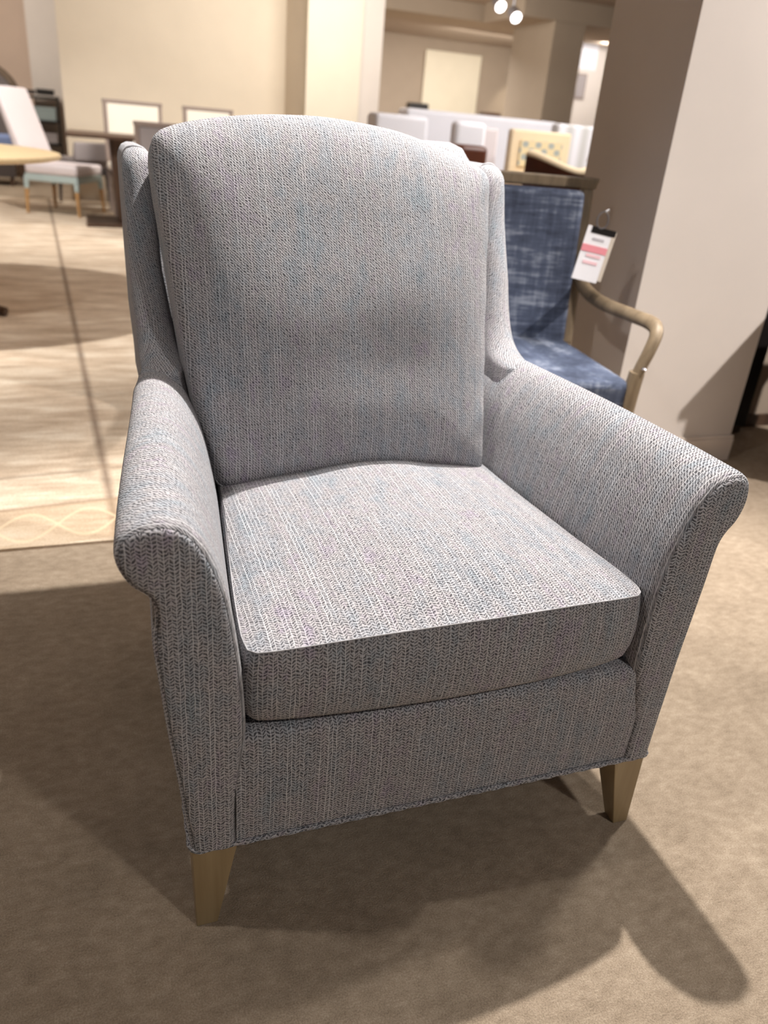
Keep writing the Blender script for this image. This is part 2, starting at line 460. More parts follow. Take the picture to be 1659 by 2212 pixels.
def arm(side, P0, P1):
    P0 = [Vector((x, 0, z)) for x, z in P0]; P1 = [Vector((x, 0, z)) for x, z in P1]
    # same parameter on both: smooth each with the same subdivision
    a = catmull(P0, 4); b = catmull(P1, 4)
    cx, cz = sum(p.x for p in a) / len(a), sum(p.z for p in a) / len(a)
    rows, uvs = [], []
    ys = [0.0, 0.003, 0.008, 0.015] + [0.03 + i * 0.035 for i in range(20)]
    inset = {0.0: 0.0050, 0.003: 0.0018, 0.008: 0.0004, 0.015: 0.0}
    for y in ys:
        t = sstep(min(1, y / 0.62)) * 0.35 + min(1, y / 0.62) * 0.65
        bow = 0.012 * math.sin(pi * min(1, y / 0.62)) * (1 if side > 0 else 0.0)
        row = []
        for p, q in zip(a, b):
            v = p.lerp(q, t)
            up = sstep((v.z - 0.4) / 0.2)
            lim = 0.372 - 0.016 * sstep((y - 0.52) / 0.10) if y > 0.52 else 9
            row.append(Vector((side * min(abs(v.x + side * bow * up), lim), y, v.z - 0.03 * sstep((y - 0.66) / 0.04) * up)))
        ins = inset.get(y, 0)
        if ins:
            m = len(row); nr = []
            for i, v in enumerate(row):
                d = row[min(i + 1, m - 1)] - row[max(i - 1, 0)]
                nrm = Vector((d.z, 0, -d.x)).normalized() * (1 if side < 0 else -1)
                # inward = towards the inside of the section
                nr.append(v + nrm * ins)
            row = nr
        uv = []; L = 0
        for i, v in enumerate(row):
            if i: L += (row[i] - row[i - 1]).length
            uv.append((y + 0.003, L))
        rows.append(row); uvs.append(uv)
    o = obj('arm', loft(rows, uvs), M_arm, A)
    # front panel, slightly proud and rounded at its edge, set inside the seam
    def ring(ins, y):
        m = len(a); out = []
        for i, v in enumerate(a):
            d = a[min(i + 1, m - 1)] - a[max(i - 1, 0)]
            nrm = Vector((d.z, 0, -d.x)).normalized() * (1 if side < 0 else -1)
            q = v + nrm * ins
            out.append(Vector((q.x, y, q.z)))
        return out
    rings = [ring(0.0048, 0.006), ring(0.0052, 0.0006), ring(0.0070, -0.0022), ring(0.011, -0.0044), ring(0.018, -0.0056)]
    bm = bmesh.new(); uvl = bm.loops.layers.uv.verify()
    V = [[bm.verts.new(p) for p in rg] for rg in rings]
    m = len(a)
    for i in range(len(rings) - 1):
        for j in range(m - 1):
            bm.faces.new((V[i][j], V[i][j + 1], V[i + 1][j + 1], V[i + 1][j]))
    h = m // 2
    last = V[-1]
    for j in range(h - 0):          # bridge outer half to inner half across the panel
        k = m - 1 - j
        if k - 1 <= j + 1:
            if k > j + 1: bm.faces.new((last[j], last[j + 1], last[k]))
            break
        bm.faces.new((last[j], last[j + 1], last[k - 1], last[k]))
    bmesh.ops.recalc_face_normals(bm, faces=bm.faces)
    for fc in bm.faces:
        for l in fc.loops: l[uvl].uv = (l.vert.co.x, l.vert.co.z)
    pnl = obj('arm_front_panel', bm, M_knit, o)
    return o
arm(-1, P0L, P1L); arm(1, P0R, P1R)

# wings
def wing(side):
    rows, uvs = [], []; vv = 0.0
    ztop = 0.952 if side < 0 else 0.966
    zs = [0.57, 0.58, 0.59] + [0.60 + i * 0.005 for i in range(20)] + [0.70 + i * 0.02 for i in range(12)] + [ztop - 0.026, ztop - 0.018, ztop - 0.010, ztop - 0.004, ztop]
    zs = sorted(set(round(z, 4) for z in zs if z <= ztop - 0.035 or z in (ztop - 0.026, ztop - 0.018, ztop - 0.010, ztop - 0.004, ztop)))
    for z in zs:
        yf = 0.640 + (z - 0.62) * 0.44 - 0.010 * sstep((z - 0.85) / 0.1)
        fill = 0.0016 / max(z - 0.612, 0.016)
        yf -= fill
        xo = 0.366 - (0.002 if side < 0 else 0)
        xi = xo - pl(z, [0.57, 0.60, 0.62, 0.64, 0.67, 0.71, 0.77], [0.078, 0.075, 0.072, 0.069, 0.066, 0.061, 0.053])
        xo -= pl(z, [0.60, 0.66, 0.68], [0.004, 0.001, 0])
        dz = max(0, z - (ztop - 0.03)) / 0.03
        rin = 0.020 * (1 - math.sqrt(max(0, 1 - dz * dz)))
        xo -= rin; xi += rin; th2 = xo - xi; yf += rin
        dep = 0.20 + fill
        rr = min(pl(z, [0.62, 0.68, 0.76], [0.045, 0.040, 0.021]), th2 * 1.2)
        pts = [(xo, yf + dep), (xo, yf + dep * 0.6), (xo, yf + dep * 0.3), (xo, yf + rr + 0.012)]
        for k in range(0, 9):
            an = pi * k / 8
            cxm = (xo + xi) / 2
            pts.append((cxm + math.cos(an) * th2 / 2, yf + rr - math.sin(an) * rr))
        pts += [(xi, yf + rr + 0.012), (xi - 0.002, yf + dep * 0.3), (xi - 0.003, yf + dep * 0.6), (xi, yf + dep)]
        row = [Vector((side * x, y, z)) for x, y in pts]
        if rows: vv += math.hypot(rows[-1][8].y - row[8].y, rows[-1][8].z - z)
        L = 0; uv = []
        for i, v in enumerate(row):
            if i: L += (row[i] - row[i - 1]).length
            uv.append((L + z * 0.25, vv))
        rows.append(row); uvs.append(uv)
    bm = loft(rows, uvs)
    top = rows[-1]; uvl = bm.loops.layers.uv.verify()
    vt = [v for v in bm.verts if abs(v.co.z - zs[-1]) < 1e-6]
    fc = bm.faces.new(sorted(vt, key=lambda v: [i for i, p in enumerate(top) if (p - v.co).length < 1e-6][0]))
    for l in fc.loops: l[uvl].uv = (l.vert.co.x, l.vert.co.y)
    o = obj('wing', bm, M_twill, A)
    # welt seam across the rounded top of the wing
    zt = ztop - 0.006
    y0 = 0.640 + (ztop - 0.62) * 0.44 - 0.010
    seam = [(side * (0.364 - 0.003), y0 + 0.045, zt - 0.030), (side * 0.361, y0 + 0.034, zt - 0.010), (side * 0.352, y0 + 0.028, zt + 0.0045), (side * 0.338, y0 + 0.026, zt + 0.0075),
            (side * 0.326, y0 + 0.028, zt + 0.0035), (side * 0.317, y0 + 0.034, zt - 0.010)]
    obj('wing_welt', tube(catmull(seam, 5), 0.0020, 8), M_thread, o)
    return o
wing(-1); wing(1)

# inside back frame and outside back
def inside_back():
    nx, nz = 24, 16; rows = []; uvs = []
    for i in range(nx + 1):
        x = -0.285 + 0.603 * i / nx
        ed = abs(x) / 0.318
        zt = 1.000 - (0.05 * sstep(-x / 0.2)) - 0.045 * (max(0, ed - 0.86) / 0.14) ** 2
        row = []; uv = []
        for k in range(nz + 1):                       # front face up
            z = 0.30 + (zt - 0.022 - 0.30) * k / nz
            row.append((x, 0.690 + (z - 0.62) * 0.36, z))
        yt = 0.690 + (zt - 0.62) * 0.36
        for k in range(1, 8):
            an = pi * k / 7
            row.append((x, yt + 0.028 - math.cos(an) * 0.028, zt - 0.022 + math.sin(an) * 0.022))
        for k in range(1, nz + 1):
            z = zt - 0.022 - (zt - 0.022 - 0.153) * k / nz
            row.append((x, 0.750 + (z - 0.62) * 0.36, z))
        L = 0
        for j, p in enumerate(row):
            if j: L += (Vector(row[j]) - Vector(row[j - 1])).length
            uv.append((x, L))
        rows.append(row); uvs.append(uv)
    return loft(rows, uvs)
obj('back_frame', inside_back(), M_knit, A)
bm = bmesh.new()
hexa(bm, [(-0.352, 0.70, 0.153), (0.352, 0.70, 0.153), (0.352, 0.74, 0.153), (-0.352, 0.74, 0.153)],
     [(-0.352, 0.93, 0.938), (0.352, 0.93, 0.938), (0.352, 0.965, 0.938), (-0.352, 0.965, 0.938)])
uvl = bm.loops.layers.uv.verify()
for fc in bm.faces:
    for l in fc.loops: l[uvl].uv = (l.vert.co.x, l.vert.co.z)
obj('outside_back', bm, M_knit, A, bevel=0.012, seg=3)

# front rail (apron) with a rounded top edge
def rail():
    prof = [(0.10, 0.151), (0.003, 0.151), (0.0005, 0.154)]
    prof += [(0.0 - 0.003 * math.sin(pi * k / 10), 0.16 + 0.155 * k / 10) for k in range(11)]
    prof += [(0.014 - 0.014 * math.cos(pi / 2 * k / 6), 0.317 + 0.016 * math.sin(pi / 2 * k / 6)) for k in range(1, 7)]
    prof += [(0.06, 0.334), (0.20, 0.334), (0.45, 0.330), (0.70, 0.326)]
    rows = []; uvs = []
    for i in range(31):
        x = -0.3035 + 0.611 * i / 30
        ed = max(0, abs(x - 0.002) - 0.285) / 0.02
        row = [(x, y + 0.005 * ed ** 2 * sstep((z - 0.2) / 0.1), z - (0.006 * ed ** 2 if z > 0.3 else 0)) for y, z in prof]
        L = 0; uv = []
        for j, p in enumerate(row):
            if j: L += (Vector(row[j]) - Vector(row[j - 1])).length
            uv.append((x, L))
        rows.append(row); uvs.append(uv)
    return loft(rows, uvs)
obj('front_rail', rail(), M_knit, A)
obj('dust_cover', B(-0.352, 0.352, 0.002, 0.745, 0.1535, 0.170), M_dark_lining, A)

# rope-like welt round the foot of the body
path = [Vector(p) for p in [(-0.2, -0.001, 0.152), (0.0, -0.001, 0.152), (0.2, -0.001, 0.1515), (0.345, -0.001, 0.1505), (0.3545, 0.002, 0.1505), (0.3575, 0.010, 0.1505),
                            (0.354, 0.30, 0.152), (0.351, 0.62, 0.152), (0.351, 0.74, 0.152), (0, 0.745, 0.152), (-0.351, 0.74, 0.152), (-0.352, 0.62, 0.152), (-0.357, 0.30, 0.152), (-0.3625, 0.012, 0.152), (-0.360, 0.003, 0.152), (-0.352, -0.0005, 0.152)]]
dense = resample(path, 520, True)
def rope2():
    seg = 8; n = len(dense); rows = []
    for i, p in enumerate(dense):
        d = (dense[(i + 1) % n] - dense[i - 1]).normalized()
        a = Vector((0, 0, 1)); b = d.cross(a).normalized()
        rows.append([p + (a * math.cos(2 * pi * k / seg) + b * math.sin(2 * pi * k / seg)) * 0.0039 * (1 + 0.14 * math.cos(2 * (2 * pi * k / seg) + i * 1.15)) for k in range(seg)])
    rows.append(rows[0]); uvs = []; L = 0
    for i in range(len(rows)):
        if i: L += (rows[i][0] - rows[i - 1][0]).length
        uvs.append([(L * 0.8 + 0.002 * k, 0.0035 * k) for k in range(seg + 1)])
    return loft(rows, uvs, closed=True)
obj('welt', rope2(), M_knit, A)

# legs
def leg(x0t, x1t, x0b, x1b, yt0, yt1, yb0, yb1):
    bm = HX([(x0b, yb0, 0), (x1b, yb0, 0), (x1b, yb1, 0), (x0b, yb1, 0)], [(x0t, yt0, 0.156), (x1t, yt0, 0.156), (x1t, yt1, 0.156), (x0t, yt1, 0.156)])
    obj('leg', bm, M_leg, A, smooth=False, bevel=0.0015)
leg(-0.3605, -0.300, -0.3585, -0.3295, 0.001, 0.058, 0.002, 0.028)
leg(0.2925, 0.3505, 0.3285, 0.3560, 0.001, 0.058, 0.002, 0.028)
leg(-0.348, -0.290, -0.345, -0.317, 0.68, 0.735, 0.715, 0.742)
leg(0.290, 0.348, 0.317, 0.345, 0.68, 0.735, 0.715, 0.742)

def fixuv(bm):
    """give the small centre cap the uv of its neighbours"""
    uvl = bm.loops.layers.uv.verify()
    bm.faces.ensure_lookup_table()
    for fc in bm.faces:
        if len(fc.verts) > 6:
            for l in fc.loops:
                for l2 in l.vert.link_loops:
                    if len(l2.face.verts) <= 6: l[uvl].uv = l2[uvl].uv; break

# seat cushion
def seat():
    nO = 168
    # plan outline (x, y) counter-clockwise from front-left
    pl_ = [(-0.287, 0.030), (-0.283, 0.012), (-0.262, 0.004), (-0.20, -0.004), (-0.1, -0.011), (0.0, -0.013), (0.1, -0.010), (0.19, -0.002), (0.245, 0.007), (0.266, 0.014), (0.276, 0.030), (0.278, 0.06),
           (0.272, 0.15), (0.262, 0.28), (0.252, 0.40), (0.248, 0.52), (0.243, 0.60), (0.225, 0.62), (0.0, 0.625), (-0.225, 0.62), (-0.243, 0.60), (-0.248, 0.52), (-0.255, 0.40), (-0.267, 0.28), (-0.280, 0.15), (-0.287, 0.06)]
    out = resample(catmull([(x, y, 0) for x, y in pl_], 8, True), nO, True)
    c = Vector((-0.003, 0.30, 0))
    def zedge(p):   # seam height along the outline
        xx = p.x
        z = 0.452 + 0.019 * (1 - min(1, abs(xx) / 0.28) ** 2.0)
        return z + 0.004 * sstep(xx / 0.2) - 0.009 * sstep(p.y / 0.4)
    per = [0]
    for i in range(1, nO + 1): per.append(per[-1] + (out[i % nO] - out[i - 1]).length)
    rows, uvs = [], []
    rs = [0.02, 0.15, 0.3, 0.45, 0.58, 0.70, 0.80, 0.88, 0.94, 0.975, 0.992, 1.0]
    for r in rs:
        row = []; uv = []
        for i in range(nO + 1):
            p = out[i % nO]
            q = c.lerp(p, r)
            aa = q.x / 0.28; bb = (q.y - 0.31) / 0.31
            crown = 0.030 * (1 - min(1, aa * aa)) * (1 - min(1, bb * bb)) + 0.008 * (1 - r ** 8) + 0.004 * math.sin(q.x * 21 + 1.2) * math.sin(q.y * 17) * (1 - r)
            z = zedge(p) * r + 0.460 * (1 - r) + crown
            row.append(Vector((q.x, q.y, z))); uv.append((q.x, q.y))
        rows.append(row[:-1]); uvs.append(uv)
    zb = 0.338
    side = [(0.0015, -0.0018), (0.002, -0.005), (0.0045, -0.018), (0.007, -0.04), (0.008, -0.065), (0.006, -0.088), (0.002, -0.103), (-0.004, -0.112), (-0.016, -0.118), (-0.05, -0.121)]
    def outn(i):
        d = out[(i + 1) % nO] - out[(i - 1) % nO]
        return Vector((d.y, -d.x, 0)).normalized()
    # u along the wall follows x on the front edge
    i0 = min(range(nO), key=lambda i: abs(out[i].x) + (10 if out[i].y > 0.1 else 0))
    for off, dz in side:
        row = []; uv = []
        for i in range(nO + 1):
            p = out[i % nO]; ze = zedge(p)
            k = (ze - zb) / 0.121
            o = p + outn(i % nO) * off
            uu = out[i0].x + (per[i] - per[i0])
            row.append(Vector((o.x, o.y, ze + dz * k))); uv.append((uu, dz * k))
        rows.append(row[:-1]); uvs.append(uv)
    bm = loft(rows, uvs, closed=True, cap0=True, cap1=True)
    fixuv(bm)
    bmesh.ops.recalc_face_normals(bm, faces=bm.faces)
    o = obj('seat_cushion', bm, M_knit, A)
    outline = [Vector((p.x, p.y, zedge(p) + 0.0002)) + outn(i) * 0.0008 for i, p in enumerate(out)]
    obj('seam_welt', tube(outline, 0.0009, 6, closed=True), M_thread, o)
    return o
seat()

# back cushion
def backc():
    nO = 200
    pl_ = [(-0.243, 0.012), (-0.20, 0.008), (-0.1, 0.014), (0.0, 0.018), (0.12, 0.014), (0.20, 0.006), (0.232, 0.006), (0.238, 0.03), (0.240, 0.10), (0.243, 0.20), (0.247, 0.30), (0.252, 0.40), (0.258, 0.50), (0.257, 0.534),
           (0.238, 0.553), (0.19, 0.571), (0.136, 0.588), (0.07, 0.603), (-0.03, 0.612), (-0.10, 0.611), (-0.17, 0.605), (-0.245, 0.592), (-0.298, 0.576), (-0.318, 0.558), (-0.319, 0.515), (-0.313, 0.45), (-0.300, 0.32), (-0.287, 0.20), (-0.272, 0.10), (-0.256, 0.03)]
    out = resample(catmull([(x, s, 0) for x, s in pl_], 8, True), nO, True)
    c = Vector((-0.02, 0.29, 0))
    O = Vector((0, 0.476, 0.440)); Wd = Vector((0, 0.330, 0.944)); Nn = Vector((0, -0.944, 0.330))
    def lump(x, s):
        return (0.010 * math.exp(-((x + 0.13) ** 2 / 0.008 + (s - 0.30) ** 2 / 0.010)) + 0.012 * math.exp(-((x - 0.10) ** 2 / 0.012 + (s - 0.33) ** 2 / 0.006))
                - 0.008 * math.exp(-((x - 0.02) ** 2 / 0.02 + (s - 0.20) ** 2 / 0.003)) + 0.008 * math.exp(-((x - 0.05) ** 2 / 0.03 + (s - 0.10) ** 2 / 0.004))
                - 0.006 * math.exp(-((x + 0.02) ** 2 / 0.01 + (s - 0.42) ** 2 / 0.004)))
    def pt(x, s, nn): return O + Vector((x, 0, 0)) + Wd * s + Nn * nn
    rows, uvs = [], []
    rs = [0.02, 0.12, 0.25, 0.38, 0.50, 0.60, 0.70, 0.78, 0.85, 0.90, 0.94, 0.97, 0.99, 1.0]
    for r in rs:
        row = []; uv = []
        for i in range(nO + 1):
            q = c.lerp(out[i % nO], r)
            aa = (q.x + 0.028) / 0.285; bb = (q.y - 0.31) / 0.31
            h = 0.068 * (1 - 0.30 * min(1, aa * aa)) * (1 - 0.34 * min(1, bb * bb)) * (1 - r ** 7) ** 0.55 + 0.012 + lump(q.x, q.y) * 0.45 * (1 - r ** 4) - 0.012 * max(0, 1 - q.y / 0.055) ** 2
            if r > 0.9: h += 0.0012 * math.sin(q.y * 60 + 1) * (abs(q.x) > 0.2)
            row.append(pt(q.x, q.y, h)); uv.append((q.x, q.y))
        rows.append(row[:-1]); uvs.append(uv)
    def outn(i):
        d = out[(i + 1) % nO] - out[(i - 1) % nO]
        return Vector((d.y, -d.x, 0)).normalized()
    for off, dn_ in [(0.003, -0.004), (0.0045, -0.018), (0.0055, -0.04), (0.0055, -0.07), (0.003, -0.10), (-0.006, -0.125), (-0.03, -0.137), (-0.12, -0.140)]:
        row = []; uv = []
        for i in range(nO + 1):
            p = out[i % nO]; n_ = outn(i % nO)
            q = p + n_ * off
            row.append(pt(q.x, q.y, 0.012 + dn_))
            if abs(n_.x) > 0.75: uv.append((p.x - dn_ * (1 if n_.x > 0 else -1), p.y))
            else: uv.append((p.x, p.y - dn_ * (1 if n_.y > 0 else -1)))
        rows.append(row[:-1]); uvs.append(uv)
    bm = loft(rows, uvs, closed=True, cap0=True, cap1=True)
    fixuv(bm)
    bmesh.ops.recalc_face_normals(bm, faces=bm.faces)
    return obj('back_cushion', bm, M_twill, A)
backc()

# ================================================================== blue armchair with exposed frame
BC = thing('blue_armchair', 'blue streaked fabric armchair with weathered wood frame, beside the right-hand pillar', 'armchair', (0.735, 1.33, 0), math.radians(-13))
# local: x across (right +), y towards the back; origin under the seat centre
def blue():
    w = 0.27
    bm = HX([(-0.285, -0.29, 0.335), (0.285, -0.29, 0.335), (0.25, 0.22, 0.335), (-0.25, 0.22, 0.335)], [(-0.285, -0.29, 0.447), (0.285, -0.29, 0.447), (0.25, 0.22, 0.440), (-0.25, 0.22, 0.440)])
    obj('seat', bm, M_denim, BC, bevel=0.025, seg=4)
    bm = bmesh.new()
    box(bm, -0.28, 0.28, -0.275, -0.245, 0.29, 0.345); box(bm, -w + 0.03, w - 0.03, 0.20, 0.225, 0.29, 0.345)
    box(bm, -w + 0.02, -w + 0.045, -0.22, 0.21, 0.29, 0.345); box(bm, w - 0.045, w - 0.02, -0.22, 0.21, 0.29, 0.345)
    obj('seat_rail', bm, M_greywood, BC, smooth=False)
    for s in (-1, 1):
        # rear stile leaning back
        x0, x1 = s * (w - 0.018), s * (w + 0.018)
        a, b_ = min(x0, x1), max(x0, x1)
        obj('stile', HX([(a, 0.26, 0), (b_, 0.26, 0), (b_, 0.30, 0), (a, 0.30, 0)], [(a, 0.225, 0.42), (b_, 0.225, 0.42), (b_, 0.262, 0.42), (a, 0.262, 0.42)]), M_greywood, BC, smooth=False, bevel=0.004)
        obj('stile', HX([(a, 0.225, 0.42), (b_, 0.225, 0.42), (b_, 0.262, 0.42), (a, 0.262, 0.42)], [(a, 0.285, 0.915), (b_, 0.285, 0.915), (b_, 0.318, 0.915), (a, 0.318, 0.915)]), M_greywood, BC, smooth=False, bevel=0.004)
        # front leg
        xf = s * 0.292
        obj('leg', tube([(xf, -0.265, 0.0), (xf, -0.272, 0.2), (xf, -0.276, 0.40), (xf + s * 0.004, -0.278, 0.47)], 0.018, 10, taper=[0.015, 0.019, 0.022, 0.021]), M_greywood, BC)
        # swept arm down to the leg
        p = [(s * w, 0.245, 0.655), (s * (w + 0.012), 0.21, 0.612), (s * (w + 0.028), 0.14, 0.588), (s * (w + 0.040), 0.03, 0.584), (s * (w + 0.054), -0.12, 0.590), (s * (w + 0.060), -0.23, 0.594),
             (s * (w + 0.058), -0.272, 0.578), (s * (w + 0.045), -0.284, 0.535), (s * (w + 0.032), -0.284, 0.49), (s * (w + 0.024), -0.28, 0.455)]
        cp = catmull(p, 5)
        n = len(cp)
        tp = [(pl(i / n, [0, 0.12, 0.5, 0.7, 1], [0.026, 0.019, 0.014, 0.014, 0.012]), pl(i / n, [0, 0.2, 0.6, 1], [0.020, 0.021, 0.020, 0.018])) for i in range(n)]
        obj('arm', tube(cp, 0.016, 12, taper=tp), M_greywood, BC)
        obj('screw_cap', lathe([(0.0, -0.002), (0.006, -0.002), (0.007, 0.0), (0.005, 0.003), (0.0, 0.004)], 12, off=(s * (w + 0.03), -0.306, 0.487)), M_metal, BC)
    a0 = 0.275
    obj('top_rail', HX([(-w - 0.022, 0.276, 0.892), (w + 0.022, 0.276, 0.892), (w + 0.022, 0.318, 0.892), (-w - 0.022, 0.318, 0.892)],
                       [(-w - 0.03, 0.272, 0.925), (w + 0.03, 0.272, 0.925), (w + 0.03, 0.325, 0.925), (-w - 0.03, 0.325, 0.925)]), M_greywood, BC, smooth=False, bevel=0.005)
    # upholstered back pad, rounded
    rows = []; uvs = []
    bm = HX([(-w + 0.018, 0.185, 0.40), (w - 0.020, 0.185, 0.40), (w - 0.020, 0.245, 0.40), (-w + 0.018, 0.245, 0.40)],
            [(-w + 0.018, 0.240, 0.888), (w - 0.020, 0.240, 0.888), (w - 0.020, 0.300, 0.888), (-w + 0.018, 0.300, 0.888)])
    obj('back_panel', bm, M_denim, BC, bevel=0.018, seg=4)
blue()

# price tag hanging from the blue chair's stile
T = thing('price_tag', 'white price tag with red band hanging from the back post of the blue armchair', 'price tag', (1.005, 1.345, 0.800), math.radians(-8))
def tagbuild():
    R_ = Matrix.Rotation(math.radians(9), 4, 'Y')
    def bx(name, x0, x1, y0, y1, z0, z1, m, par):
        bm = B(x0, x1, y0, y1, z0, z1, M=R_)
        return obj(name, bm, m, par, smooth=False)
    bx('card', -0.048, 0.036, 0.0, 0.0012, -0.155, 0.0, M_card, T)
    bx('back_card', 0.006, 0.052, 0.006, 0.0072, -0.148, -0.002, paint('cream_card', srgb(212, 200, 186)), T)
    bx('header_strip', -0.034, 0.046, -0.0012, -0.0004, -0.018, 0.0, M_black, T)
    bx('red_band', -0.048, 0.036, -0.0012, -0.0004, -0.072, -0.052, M_red, T)
    bx('printed_lines', -0.022, 0.016, -0.0012, -0.0004, -0.037, -0.030, M_ink, T)
    bx('printed_lines', -0.026, 0.022, -0.0012, -0.0004, -0.086, -0.077, M_pink, T)
    bx('printed_lines', -0.030, 0.018, -0.0012, -0.0004, -0.106, -0.097, M_pink, T)
    loop = [(0.0 + 0.018 * math.sin(a) - 0.006, 0.0, 0.022 + 0.024 * math.cos(a)) for a in [2 * pi * k / 16 for k in range(16)]]
    obj('ring_clip', tube(loop, 0.0028, 6, closed=True), M_metal, T)
    obj('string', tube(catmull([(-0.004, 0.0, 0.046), (0.012, 0.01, 0.052), (0.022, 0.03, 0.044)], 4), 0.0015, 6), M_card, T)
tagbuild()

# ================================================================== things to the right
K = thing('display_cabinet', 'tall black cabinet standing behind the right-hand pillar', 'cabinet', (1.935, 1.62, 0))
obj('side_panel', B(-0.13, 0.13, 0, 0.03, 0.03, 1.9), M_black, K, smooth=False, bevel=0.003)
obj('body', B(-0.125, 0.125, 0.03, 0.36, 0.03, 1.88), M_black, K, smooth=False, bevel=0.003)
obj('plinth', B(-0.12, 0.12, 0.01, 0.35, 0, 0.03), M_dkwood, K, smooth=False)

CT = thing('unseen_shadow_caster', 'unseen dark wood console beyond the right edge, added to cast a shadow on the greige pillar', 'table', (2.20, 1.14, 0))  # out of view, added so its shadow falls on the lower part of the pillar
obj('table_top', B(-0.27, 0.27, -0.15, 0.15, 0.72, 0.75), M_dkwood, CT, smooth=False, bevel=0.004)
obj('body', B(-0.25, 0.25, -0.14, 0.14, 0.10, 0.72), M_dkwood, CT, smooth=False, bevel=0.004)
for sx in (-0.23, 0.23):
    for yy in (-0.12, 0.12): obj('leg', B(sx - 0.02, sx + 0.02, yy - 0.02, yy + 0.02, 0, 0.10), M_dkwood, CT, smooth=False)

# ================================================================== round table and dining furniture, left
RT = thing('round_table', 'round pale wood table in the left aisle, lit from above', 'table', (-1.31, 3.85, 0.009))
obj('table_top', lathe([(0.0, 0.722), (0.74, 0.722), (0.775, 0.730), (0.782, 0.740), (0.775, 0.750), (0.0, 0.750)], 72), M_maple, RT)
obj('pedestal', lathe([(0.0, 0.03), (0.10, 0.03), (0.07, 0.08), (0.05, 0.2), (0.05, 0.6), (0.09, 0.70), (0.12, 0.722), (0, 0.722)], 24), M_dkwood, RT)
for k in range(4):
    an = k * pi / 2 - 0.5
    obj('foot', tube([(0.05 * math.cos(an), 0.05 * math.sin(an), 0.07), (0.28 * math.cos(an), 0.28 * math.sin(an), 0.05), (0.52 * math.cos(an), 0.52 * math.sin(an), 0.022)], 0.03, 8, taper=[0.035, 0.03, 0.022]), M_dkwood, RT)

def side_chair(name, label, loc, rz, m_seat, m_back, m_frame, m_leg, group=None, seat_z=0.47, w=0.27, back=1.0, lean=0.12, under=None):
    t = thing(name, label, 'chair', loc, rz, group)
    obj('seat', B(-w, w, -0.26, 0.24, seat_z - 0.09, seat_z), m_seat, t, bevel=0.025, seg=3)
    obj('backrest', HX([(-w, 0.20, seat_z - 0.02), (w, 0.20, seat_z - 0.02), (w, 0.28, seat_z - 0.02), (-w, 0.28, seat_z - 0.02)],
                       [(-w + 0.01, 0.20 + lean, back), (w - 0.01, 0.20 + lean, back), (w - 0.01, 0.26 + lean, back), (-w + 0.01, 0.26 + lean, back)]), m_back, t, bevel=0.02, seg=3)
    bm = bmesh.new()
    box(bm, -w + 0.005, w - 0.005, -0.255, 0.25, seat_z - 0.15, seat_z - 0.09)
    obj('seat_frame', bm, m_frame, t, smooth=False, bevel=0.006)
    for sx in (-1, 1):
        for y in (-0.235, 0.24):
            k = 1 if y < 0 else 1.2
            xx = sx * (w - 0.025)
            up = tube([(xx, y, seat_z - 0.12), (xx + sx * 0.008, y * 1.02, seat_z - 0.22)], 0.025, 10, taper=[0.028, 0.021])
            lg = obj('leg', up, m_frame, t)
            obj('leg_tip', tube([(xx + sx * 0.008, y * 1.02, seat_z - 0.22), (xx + sx * 0.022, y * 1.06, 0.0)], 0.02, 10, taper=[0.020, 0.012]), m_leg, lg)
    return t
side_chair('dining_chair', 'pale lavender upholstered dining chair with light teal frame and tan leg tips', (-0.62, 7.97, 0.009), math.radians(66), M_lav, M_lav, M_teal, M_tan, w=0.29, back=1.06, lean=0.22, seat_z=0.44)
side_chair('dining_chair', 'dark grey upholstered dining chair partly hidden behind the pale lavender chair', (-0.36, 8.75, 0.009), math.radians(200), M_grey, M_grey, M_dgrey, M_dgrey, w=0.27, back=0.62, lean=0.05, seat_z=0.46)

DT = thing('dining_table', 'dark brown wooden dining table in front of the beige wall', 'table', (0.45, 7.30, 0.009))
obj('table_top', B(-1.0, 1.0, -0.42, 0.42, 0.722, 0.750), M_dkwood, DT, smooth=False, bevel=0.004)
obj('pedestal', HX([(-0.62, -0.14, 0.0), (-0.36, -0.14, 0.0), (-0.36, 0.14, 0.0), (-0.62, 0.14, 0.0)], [(-0.66, -0.18, 0.722), (-0.46, -0.18, 0.722), (-0.46, 0.18, 0.722), (-0.66, 0.18, 0.722)]), M_dkwood, DT, smooth=False, bevel=0.006)
obj('pedestal', HX([(0.36, -0.14, 0.0), (0.62, -0.14, 0.0), (0.62, 0.14, 0.0), (0.36, 0.14, 0.0)], [(0.40, -0.18, 0.722), (0.60, -0.18, 0.722), (0.60, 0.18, 0.722), (0.40, 0.18, 0.722)]), M_dkwood, DT, smooth=False, bevel=0.006)
obj('base', B(-0.9, -0.2, -0.3, 0.3, 0.0, 0.03), M_dkwood, DT, smooth=False, bevel=0.006)

